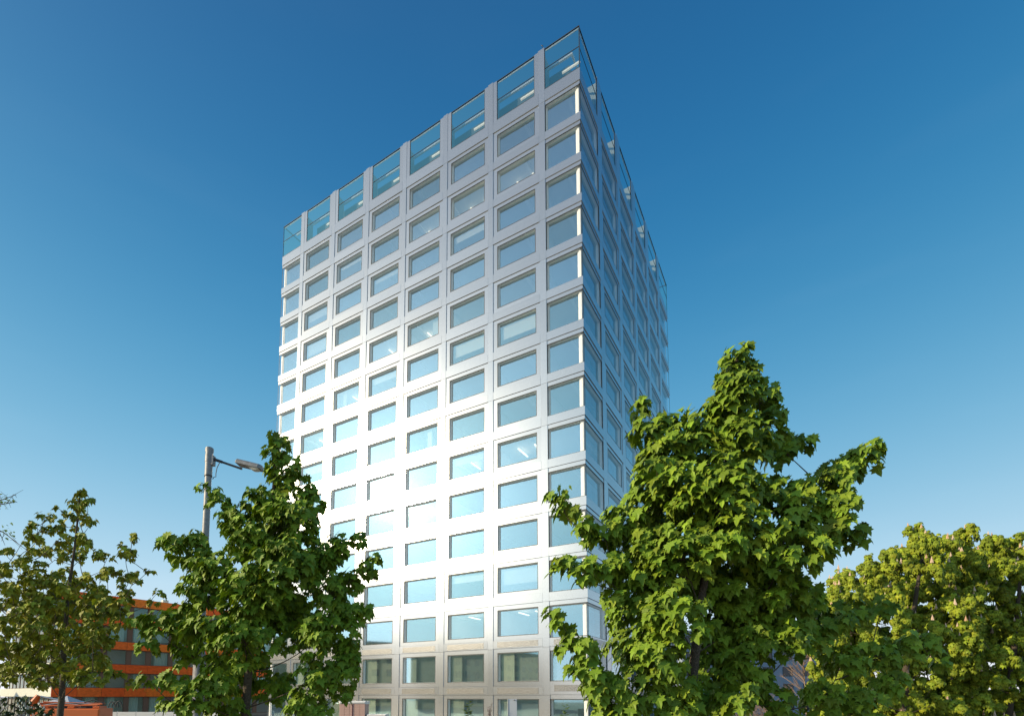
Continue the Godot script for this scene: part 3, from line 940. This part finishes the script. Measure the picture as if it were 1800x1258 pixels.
# ---------------------------------------------------------------- the orange building
func build_orange() -> void:
	var c := Vector3(-57.0, 0, -68.0)
	var turn := atan2(-0.79, 0.61)       # its long face runs away to the right
	var root := thing("banded_building", "five-storey building with orange red panel bands and cream end bands", "building", c, -turn)
	# local: x along the long face, z outward to the street; the cream end face runs along -z at x = 0
	root.rotation.y = atan2(0.79, 0.61)
	var L := 46.0
	var E := 30.0
	rng.seed = 81
	var oranges := []
	for q in [[0.95, 0.20, 0.04], [0.93, 0.16, 0.035], [0.97, 0.25, 0.04]]:
		var m := mat(Color(q[0], q[1], q[2]), 0.35, 0.8)
		m.albedo_texture = noise_tex(0.02, Color(0.8, 0.8, 0.8), Color(1, 1, 1), 82, 256, 3)
		triplanar(m, 0.4)
		oranges.append(m)
	var cream := triplanar(mat(Color(0.78, 0.78, 0.66), 0.45), 0.4)
	cream.albedo_texture = noise_tex(0.02, Color(0.88, 0.88, 0.88), Color(1, 1, 1), 83, 256, 3)
	var wood := mat(Color(0.15, 0.085, 0.055), 0.6)
	var glass := coated(Color(0.55, 0.75, 0.74), 0.34, 0.02, 84)
	var curtain := mat(Color(0.42, 0.55, 0.50), 0.8)
	var dark := mat(Color(0.40, 0.38, 0.35), 0.8)
	var inside := MB.new()
	inside.box(1.0, L - 1.0, 0.0, 16.6, -E + 1.0, -1.6)
	part("inner_wall", inside.mesh(), dark, root)
	var roof := MB.new()
	roof.box(0.2, L - 0.2, 16.7, 16.9, -E + 0.2, -0.25)
	part("roof", roof.mesh(), dark, root)
	# band bottoms and tops, metres above the street
	var bands := [[3.15, 4.35], [6.45, 7.65], [9.75, 10.85], [13.0, 14.15], [16.0, 17.2]]
	for k in bands.size():
		var y0: float = bands[k][0]
		var y1: float = bands[k][1]
		var n := 17
		for j in n:
			var pm := panel_mesh(L / n - 0.03, y1 - y0, 0.12, 0.01)
			part("band_panel", pm, oranges[rng.randi_range(0, 2)], root, Vector3(L / n * (j + 0.5), (y0 + y1) / 2, 0.0))
		var ne := 9
		for j in ne:
			var pe := panel_mesh(E / ne - 0.03, y1 - y0, 0.12, 0.01)
			part("cream_panel", pe, cream, root, Vector3(0, (y0 + y1) / 2, -E / ne * (j + 0.5) - 0.13), -PI / 2)
		var sl := MB.new()
		sl.box(0.14, L, y0 + 0.1, y0 + 0.4, -E, -0.14)
		part("floor_slab", sl.mesh(), dark, root)
	for k in bands.size():
		var y1: float = bands[k][0]
		var y0: float = bands[k - 1][1] if k > 0 else 0.4
		var x := 0.35
		var j := 0
		while x < L - 1.0:
			var w := [2.4, 0.55, 1.9, 0.6][j % 4] as float
			if j % 2 == 0:
				var wb := MB.new()
				wb.ring(w - 0.16, y1 - y0 - 0.16, w, y1 - y0, -0.10, 0.0)
				var wi := part("window", wb.mesh(), wood, root, Vector3(x + w / 2, (y0 + y1) / 2, -0.32))
				part("pane", flat(w - 0.14, y1 - y0 - 0.14), glass, wi, Vector3(0, 0, -0.05))
				if rng.randf() < 0.6:
					var cw := (w - 0.3) * rng.randf_range(0.35, 0.9)
					var cu := MB.new()
					var folds := 9
					for q in folds:
						var z0 := 0.05 * (q % 2)
						var z1 := 0.05 * ((q + 1) % 2)
						cu.quad(Vector3(cw * q / folds - cw / 2, -(y1 - y0) / 2, z0), Vector3(cw * q / folds - cw / 2, (y1 - y0) / 2, z0), Vector3(cw * (q + 1) / folds - cw / 2, (y1 - y0) / 2, z1), Vector3(cw * (q + 1) / folds - cw / 2, -(y1 - y0) / 2, z1))
					part("curtain", cu.mesh(), curtain, wi, Vector3(rng.randf_range(-0.3, 0.3), 0, -0.4))
			else:
				part("wood_panel", panel_mesh(w - 0.02, y1 - y0, 0.12), wood, root, Vector3(x + w / 2, (y0 + y1) / 2, -0.30))
			x += w
			j += 1
		var z := 0.5
		while z < E - 2.5:
			var wb := MB.new()
			wb.ring(2.2 - 0.14, y1 - y0 - 0.14, 2.2, y1 - y0, -0.10, 0.0)
			var wi := part("window", wb.mesh(), wood, root, Vector3(0.32, (y0 + y1) / 2, -z - 1.1), -PI / 2)
			part("pane", flat(2.06, y1 - y0 - 0.14), glass, wi, Vector3(0, 0, -0.05))
			z += 2.3
	for q in [[14.2, 1.1], [22.0, 0.9], [24.4, 1.3]]:
		var ch := MB.new()
		ch.box(q[0], q[0] + 0.8, 16.9, 17.3 + q[1], -5.8, -5.0, 0.02)
		part("roof_vent", ch.mesh(), cream, root)

func flat(w: float, h: float) -> Mesh:
	var b := MB.new()
	b.quad(Vector3(-w / 2, -h / 2, 0), Vector3(-w / 2, h / 2, 0), Vector3(w / 2, h / 2, 0), Vector3(w / 2, -h / 2, 0))
	return b.mesh()

# ---------------------------------------------------------------- the rest
func block(called: String, label: String, c: Vector3, turn: float, w: float, h: float, d: float, wall: Material, storeys: int, cols: int, pane: Material) -> Node3D:
	var root := thing(called, label, "building", c, turn)
	var b := MB.new()
	b.box(-w / 2, w / 2, 0, h, -d, 0)
	part("wall", b.mesh(), wall, root)
	var r := MB.new()
	r.box(-w / 2 - 0.3, w / 2 + 0.3, h + 0.002, h + 0.35, -d - 0.3, 0.3)
	part("roof", r.mesh(), M.core, root)
	var ww := w / cols * 0.5
	var wh := h / storeys * 0.55
	var fr := MB.new()
	fr.ring(ww - 0.16, wh - 0.16, ww, wh, 0.002, 0.06)
	var frm := fr.mesh()
	var pm := flat(ww - 0.14, wh - 0.14)
	for k in storeys:
		for j in cols:
			var o := part("window", frm, M.frame, root, Vector3(-w / 2 + w / cols * (j + 0.5), h / storeys * (k + 0.52), 0))
			part("pane", pm, pane, o, Vector3(0, 0, 0.02))
	return root

func build_rest() -> void:
	var dark_glass := mat(Color(0.03, 0.04, 0.05), 0.08)
	# buildings across the street, mirrored in the tower's lower storeys
	var sand := triplanar(mat(Color(0.64, 0.49, 0.30), 0.85), 0.2)
	sand.albedo_texture = noise_tex(0.02, Color(0.8, 0.8, 0.8), Color(1, 1, 1), 91, 256, 4)
	var ochre := mat(Color(0.62, 0.46, 0.26), 0.85)
	var c := Vector3(-105, 0, 22)
	block("street_block", "sandy five-storey block behind the viewer across the street", c, PI / 2 - 0.45, 60, 17.5, 14, sand, 5, 14, dark_glass)
	block("street_block", "ochre five-storey block behind the viewer beside the sandy block", Vector3(-112, 0, -40), PI / 2 - 0.05, 54, 18.5, 14, ochre, 5, 12, dark_glass)
	# slate-blue block far behind the maple
	var slate := mat(Color(0.30, 0.35, 0.43), 0.7)
	block("far_block", "slate grey block glimpsed behind the bright maple's crown", at(1335, 1221, 95.0) * Vector3(1, 0, 1), -0.2, 26, 15.0, 12, slate, 5, 8, dark_glass)
	# terrace with planters in front of the tower: its top lies just under the picture's lower edge
	var conc := triplanar(mat(Color(0.36, 0.35, 0.33), 0.85), 0.5)
	conc.albedo_texture = noise_tex(0.03, Color(0.75, 0.75, 0.75), Color(1, 1, 1), 93, 256, 4)
	var tc := at(770, 1221, 24.0)
	var ty := 2.08
	var te := MB.new()
	te.box(-7.5, 7.5, 0, ty, -3.0, 0.0, 0.02)
	structure("terrace", te.mesh(), conc, Vector3(tc.x, 0, tc.z + 1.0))
	build_terrace_things(ty)
	build_left_things()

func on_terrace(u: float, d: float, ty: float) -> Vector3:
	var p := at(u, 1221, d)
	return Vector3(p.x, ty + 0.002, p.z)

func build_terrace_things(ty: float) -> void:
	rng.seed = 101
	var brick := mat(Color(0.56, 0.36, 0.30), 0.8)
	var film := mat(Color(0.75, 0.72, 0.68), 0.25)
	var timber := mat(Color(0.42, 0.27, 0.13), 0.8)
	# pallet of wrapped bricks
	var p := thing("brick_pallet", "pallet of pink bricks wrapped in clear film on the terrace", "pallet", on_terrace(623, 25.0, ty))
	var b := MB.new()
	for k in 3: b.box(-0.55 + k * 0.5, -0.45 + k * 0.5, 0, 0.1, -0.4, 0.4)
	for k in 5: b.box(-0.6, 0.6, 0.101, 0.125, -0.4 + k * 0.17, -0.28 + k * 0.17)
	part("pallet_base", b.mesh(), timber, p)
	var bm := panel_mesh(0.23, 0.075, 0.11, 0.005)
	for y in 9:
		for x in 5:
			part("brick", bm, brick, p, Vector3(-0.48 + x * 0.24, 0.17 + y * 0.08, 0.37))
	b = MB.new()
	b.box(-0.6, 0.6, 0.126, 0.85, -0.38, 0.25)
	part("brick_core", b.mesh(), brick, p)
	b = MB.new()
	b.box(-0.63, 0.63, 0.855, 1.0, -0.42, 0.40, 0.05)
	part("film_cover", b.mesh(), film, p)
	var st := MB.new()
	st.box(0.0, 0.04, 0.126, 0.86, 0.374, 0.384)
	part("strap", st.mesh(), mat(Color(0.06, 0.01, 0.03), 0.5), p)
	# low crate with sacks
	var q := thing("sack_stack", "low stack of white sacks beside the brick pallet", "sacks", on_terrace(665, 25.0, ty))
	for k in 3:
		b = MB.new()
		b.box(-0.5 + 0.02 * k, 0.5 - 0.03 * k, 0.13 * k, 0.13 * k + 0.125, -0.35, 0.35, 0.04)
		part("sack", b.mesh(), film, q)
	# hanging white cupboard / board
	var d := thing("site_board", "upright grey white board standing on the terrace among the plants", "board", on_terrace(901, 24.0, ty))
	b = MB.new()
	b.box(-0.20, 0.20, 0, 1.10, -0.05, 0.0, 0.008)
	part("panel", b.mesh(), mat(Color(0.50, 0.53, 0.58), 0.5), d)
	b = MB.new()
	b.box(-0.225, -0.202, 0, 1.10, -0.06, 0.02, 0.004)
	part("edge_trim", b.mesh(), film, d)
	b = MB.new()
	b.tube(PackedVector3Array([Vector3(0.08, 1.05, 0), Vector3(0.08, 1.05, 0.05)]), PackedFloat32Array([0.025, 0.025]), 8)
	part("knob", b.mesh(), M.frame, d)
	# planter box with a leafy shrub and a purple flower spike
	var pb := thing("planter_box", "long wooden planter box on the terrace", "planter", on_terrace(860, 23.8, ty))
	for k in 3:
		b = MB.new()
		b.box(-1.2, 1.2, 0.09 * k, 0.09 * k + 0.085, 0.18, 0.20, 0.004)
		part("board", b.mesh(), timber, pb)
	b = MB.new()
	b.box(-1.18, 1.18, 0, 0.25, -0.2, 0.179)
	part("soil_box", b.mesh(), mat(Color(0.05, 0.035, 0.025), 0.95), pb)
	plant("leafy_plant", "green leafy plant with upright stems in the planter box", on_terrace(823, 23.8, ty) + Vector3(0, 0.25, 0), Color(0.05, 0.09, 0.015), 0.70, 9, 0.24)
	plant("flower_spike", "dark purple flower spike in the planter box", on_terrace(861, 23.8, ty) + Vector3(0, 0.25, 0), Color(0.07, 0.012, 0.04), 0.64, 20, 0.10)
	plant("leafy_plant", "low green plant at the planter box's end near the tower corner", on_terrace(992, 23.5, ty), Color(0.07, 0.11, 0.02), 0.85, 9, 0.20)

func plant(called: String, label: String, pos: Vector3, tint: Color, h: float, n: int, leaf: float) -> void:
	var root := thing(called, label, "plant", pos)
	var lm: StandardMaterial3D = M.leaf.duplicate()
	lm.vertex_color_use_as_albedo = false
	lm.albedo_color = tint.linear_to_srgb()
	var lb := MB.new()
	lb.tri(Vector3.ZERO, Vector3(0.28, -0.1, 0.5), Vector3(0, 0.05, 0.5))
	lb.tri(Vector3.ZERO, Vector3(0, 0.05, 0.5), Vector3(-0.28, -0.1, 0.5))
	lb.tri(Vector3(0, 0.05, 0.5), Vector3(0.28, -0.1, 0.5), Vector3(0, -0.15, 1))
	lb.tri(Vector3(0, 0.05, 0.5), Vector3(0, -0.15, 1), Vector3(-0.28, -0.1, 0.5))
	var lmesh := lb.mesh()
	for k in 3:
		var a := TAU * k / 3.0
		var top := Vector3(cos(a) * 0.08, h * (1.0 - 0.22 * k), sin(a) * 0.08)
		part("stem", bark_tube(PackedVector3Array([Vector3(cos(a) * 0.02, 0, sin(a) * 0.02), top * 0.55, top]), 0.008, 0.004, 5), lm, root)
		for j in n:
			var t := float(j + 1) / n
			var o := part("leaf", lmesh, lm, root, top * t, TAU * (0.38 * j + 0.2 * k))
			o.scale = Vector3.ONE * leaf * rng.randf_range(0.8, 1.3)
			o.rotate_object_local(Vector3.RIGHT, rng.randf_range(-0.6, 0.2))

func build_left_things() -> void:
	rng.seed = 111
	var d := 46.0
	var orange := mat(Color(0.62, 0.14, 0.03), 0.4)
	var dark := mat(Color(0.03, 0.03, 0.032), 0.6)
	var steel_ := mat(Color(0.45, 0.47, 0.52), 0.4, 0.4)
	var foot := at(133, 1221, d)
	foot.y = 0
	var m := thing("site_crane", "orange site crane lorry with folded boom and black hoses", "construction vehicle", foot, 0.12)
	var b := MB.new()
	b.box(-3.0, 3.0, 0.7, 1.3, -1.1, 1.1, 0.05)
	part("chassis", b.mesh(), dark, m)
	b = MB.new()
	b.box(-2.9, 2.5, 1.31, 2.22, -1.0, 1.0, 0.10)
	part("body", b.mesh(), orange, m)
	for k in 4:
		b = MB.new()
		b.tube(PackedVector3Array([Vector3(-2.8, 2.46 + 0.10 * k, 0.7 - 0.35 * k), Vector3(2.2, 2.50 + 0.04 * k, 0.75 - 0.35 * k)]), PackedFloat32Array([0.055, 0.055]), 8)
		part("pipe", b.mesh(), orange, m)
	for k in 5:
		b = MB.new()
		b.box(-2.3 + 1.0 * k, -1.75 + 1.0 * k, 2.221, 2.40 + 0.09 * (k % 2), -0.5, 0.55, 0.05)
		part("valve_box", b.mesh(), orange if k % 2 == 0 else dark, m)
	for k in 6:
		b = MB.new()
		var hp := PackedVector3Array()
		var hr := PackedFloat32Array()
		for j in 9:
			var t := j / 8.0
			hp.append(Vector3(lerpf(-2.4 + 0.3 * k, 1.0 + 0.25 * k, t), 2.45 + 0.03 * k + sin(t * PI) * (0.22 - 0.03 * k), 0.6 - 0.16 * k))
			hr.append(0.03)
		b.tube(hp, hr, 6)
		part("hose", b.mesh(), dark if k % 3 != 0 else steel_, m)
	# folded boom with knuckle
	var boom := PackedVector3Array([Vector3(-3.2, 2.5, 0.4), Vector3(-2.75, 3.32, 0.35)])
	b = MB.new()
	b.tube(boom, PackedFloat32Array([0.34, 0.20]), 4)
	part("boom_knuckle", b.mesh(), orange, m)
	b = MB.new()
	b.tube(PackedVector3Array([Vector3(-2.6, 3.25, 0.3), Vector3(-0.7, 2.85, 0.2)]), PackedFloat32Array([0.07, 0.07]), 8)
	part("hydraulic_ram", b.mesh(), steel_, m)
	b = MB.new()
	b.tube(PackedVector3Array([Vector3(0.9, 2.74, 0.3), Vector3(1.6, 2.95, 0.3), Vector3(2.5, 2.62, 0.3)]), PackedFloat32Array([0.05, 0.05, 0.04]), 8)
	part("hand_rail", b.mesh(), dark, m)
	for k in 3:
		b = MB.new()
		var loop_ := PackedVector3Array()
		var rr := PackedFloat32Array()
		for j in 13:
			var a := PI * j / 12.0
			loop_.append(Vector3(3.1 + 0.28 * k - cos(a) * 0.26, 2.3 + sin(a) * (0.48 + 0.03 * k), 0.3))
			rr.append(0.045)
		b.tube(loop_, rr, 7)
		part("hose", b.mesh(), dark, m)
	for s in [-1.0, 1.0]:
		for x in [-2.2, -1.0, 1.9]:
			b = MB.new()
			b.tube(PackedVector3Array([Vector3(x, 0.5, s * 0.8), Vector3(x, 0.5, s * 1.08)]), PackedFloat32Array([0.5, 0.5]), 18)
			part("wheel", b.mesh(), dark, m)
	# pale tent behind
	var tp := at(116, 1221, 52.0)
	tp.y = 0
	var t := thing("peaked_tent", "pale grey peaked tent behind the orange crane lorry", "tent", tp)
	b = MB.new()
	var peak := Vector3(0.1, 3.35 - 52.0 * 1.0 / FPX, 0)
	var rim := []
	for q in [Vector3(-1.9, 2.5, 1.6), Vector3(1.7, 2.5, 1.6), Vector3(1.7, 2.5, -1.6), Vector3(-1.9, 2.5, -1.6)]: rim.append(q)
	for k in 4:
		var a: Vector3 = rim[k]
		var e: Vector3 = rim[(k + 1) % 4]
		var am := a.lerp(peak, 0.5) + Vector3(0, -0.10, 0)
		var em := e.lerp(peak, 0.5) + Vector3(0, -0.10, 0)
		b.quad(a, am, em, e)
		b.tri(am, peak, em)
	part("canopy", b.mesh(), mat(Color(0.48, 0.50, 0.56), 0.7), t)
	for q in rim:
		b = MB.new()
		b.tube(PackedVector3Array([Vector3(q.x, 0, q.z), q]), PackedFloat32Array([0.03, 0.03]), 6)
		part("leg", b.mesh(), steel_, t)
	# hoarding
	var hf := at(290, 1221, 56.0)
	hf.y = 0
	var h := thing("site_hoarding", "white site hoarding in front of the orange banded building", "fence", hf)
	for k in 9:
		part("panel", panel_mesh(1.95, 1.55, 0.04), mat(Color(0.66, 0.66, 0.66), 0.6), h, Vector3(-8.0 + 2.0 * k, 0.82, 0))
		b = MB.new()
		b.tube(PackedVector3Array([Vector3(-9.0 + 2.0 * k, 0, -0.06), Vector3(-9.0 + 2.0 * k, 1.7, -0.06)]), PackedFloat32Array([0.03, 0.03]), 6)
		part("post", b.mesh(), steel_, h)
	# bush with pale blossom at the street's edge
	var cl := fill([Vector2(-20, 1225), Vector2(30, 1222), Vector2(70, 1232), Vector2(85, 1262), Vector2(-20, 1290)], 13, 8, 12, 0.5, 121)
	var bush := tree("flowering_bush", "dark bush with small pale blossoms under the thin maple", [[30, 1262], [30, 1245]], cl, {"depth": 9.0, "seed": 122, "trunk_r": 0.04, "leaf": 0.07, "density": 6.0, "mesh": leaf_mesh("maple"), "mat": M.leaf, "tint": Color(0.05, 0.075, 0.02)})
	bush.set_meta("category", "bush")
	var xs := []
	var cs := PackedColorArray()
	for c in cl:
		for k in 3:
			var p := at(c[0] + rng.randfn() * 6, c[1] + rng.randfn() * 5, 9.0 + c[2] - 0.1) - bush.position
			xs.append(Transform3D(Basis.IDENTITY.scaled(Vector3.ONE * rng.randf_range(0.03, 0.05)), p))
			cs.append(Color(0.9, 0.88, 0.82))
	var bl := mat(Color(0.8, 0.8, 0.72), 0.8)
	bl.vertex_color_use_as_albedo = true
	multi("blossoms", leaf_mesh("blossom"), bl, xs, cs, bush)

# ---------------------------------------------------------------- scene
func clear_sky(sun: Vector3) -> ImageTexture:
	# a clear evening sky: deep blue overhead, pale at the horizon, a soft aureole round the sun
	var w := 1024
	var h := 512
	var im := Image.create(w, h, false, Image.FORMAT_RGBF)
	var s := sun.normalized()
	var thin := FastNoiseLite.new()
	thin.seed = 4
	thin.frequency = 0.8
	thin.fractal_octaves = 5
	for y in h:
		var th := PI * (y + 0.5) / h
		var up := maxf(cos(th), 0.0)
		var q := 1.0 - up
		var base := Vector3(0.017 + 1.02 * pow(q, 3.7), 0.097 + 0.92 * pow(q, 1.9), 0.220 + 0.84 * pow(q, 1.2))
		for x in w:
			var a := TAU * (x + 0.5) / w
			var d := Vector3(sin(a) * sin(th), cos(th), -cos(a) * sin(th))
			var off := rad_to_deg(d.angle_to(s))
			var g := 3.3 * exp(-off / 8.5) + 0.44 * exp(-pow(off / 26.0, 1.4))
			var wisp := maxf(0.0, thin.get_noise_3d(d.x * 2.0 + d.y * 3.0, d.y * 16.0, d.z * 2.0) - 0.18) * 0.04 * (1.0 - up)
			g += wisp
			im.set_pixel(x, y, Color(base.x + g * 1.0, base.y + g * 0.95, base.z + g * 0.85))
	return ImageTexture.create_from_image(im)

func _ready() -> void:
	var cam := Camera3D.new()
	cam.name = "camera"
	add_child(cam)
	cam.position = Vector3(0, H, 0)
	cam.rotation = Vector3(PITCH, 0, 0)
	var near := 0.1
	cam.set_frustum(near * 1258.0 / FPX, Vector2((900.0 - CX) / FPX, (CY - 629.0) / FPX) * near, near, 3000.0)
	cam.current = true
	var env := Environment.new()
	var sky := PanoramaSkyMaterial.new()
	sky.panorama = clear_sky(SUN)
	env.background_mode = Environment.BG_SKY
	env.sky = Sky.new()
	env.sky.sky_material = sky
	env.tonemap_mode = Environment.TONE_MAPPER_LINEAR
	env.tonemap_exposure = 1.0
	env.sdfgi_enabled = true
	env.ssao_enabled = true
	env.ssil_enabled = true
	var we := WorldEnvironment.new()
	we.name = "environment"
	we.environment = env
	add_child(we)
	var sun := DirectionalLight3D.new()
	sun.name = "sun"
	sun.light_energy = 1.6
	sun.light_color = Color(1.0, 0.92, 0.77)
	sun.light_angular_distance = 0.5
	sun.shadow_enabled = true
	add_child(sun)
	sun.look_at_from_position(Vector3.ZERO, -SUN, Vector3.UP)
	materials()
	# ground
	var pav := triplanar(mat(Color(0.36, 0.31, 0.24), 0.85), 0.12)
	pav.albedo_texture = noise_tex(0.02, Color(0.7, 0.7, 0.7), Color(1, 1, 1), 2, 512, 5)
	var g := MB.new()
	g.quad(Vector3(-900, 0, 900), Vector3(-900, 0, -900), Vector3(900, 0, -900), Vector3(900, 0, 900))
	structure("ground", g.mesh(), pav)
	build_tower()
	build_orange()
	build_lamp()
	build_trees()
	build_rest()
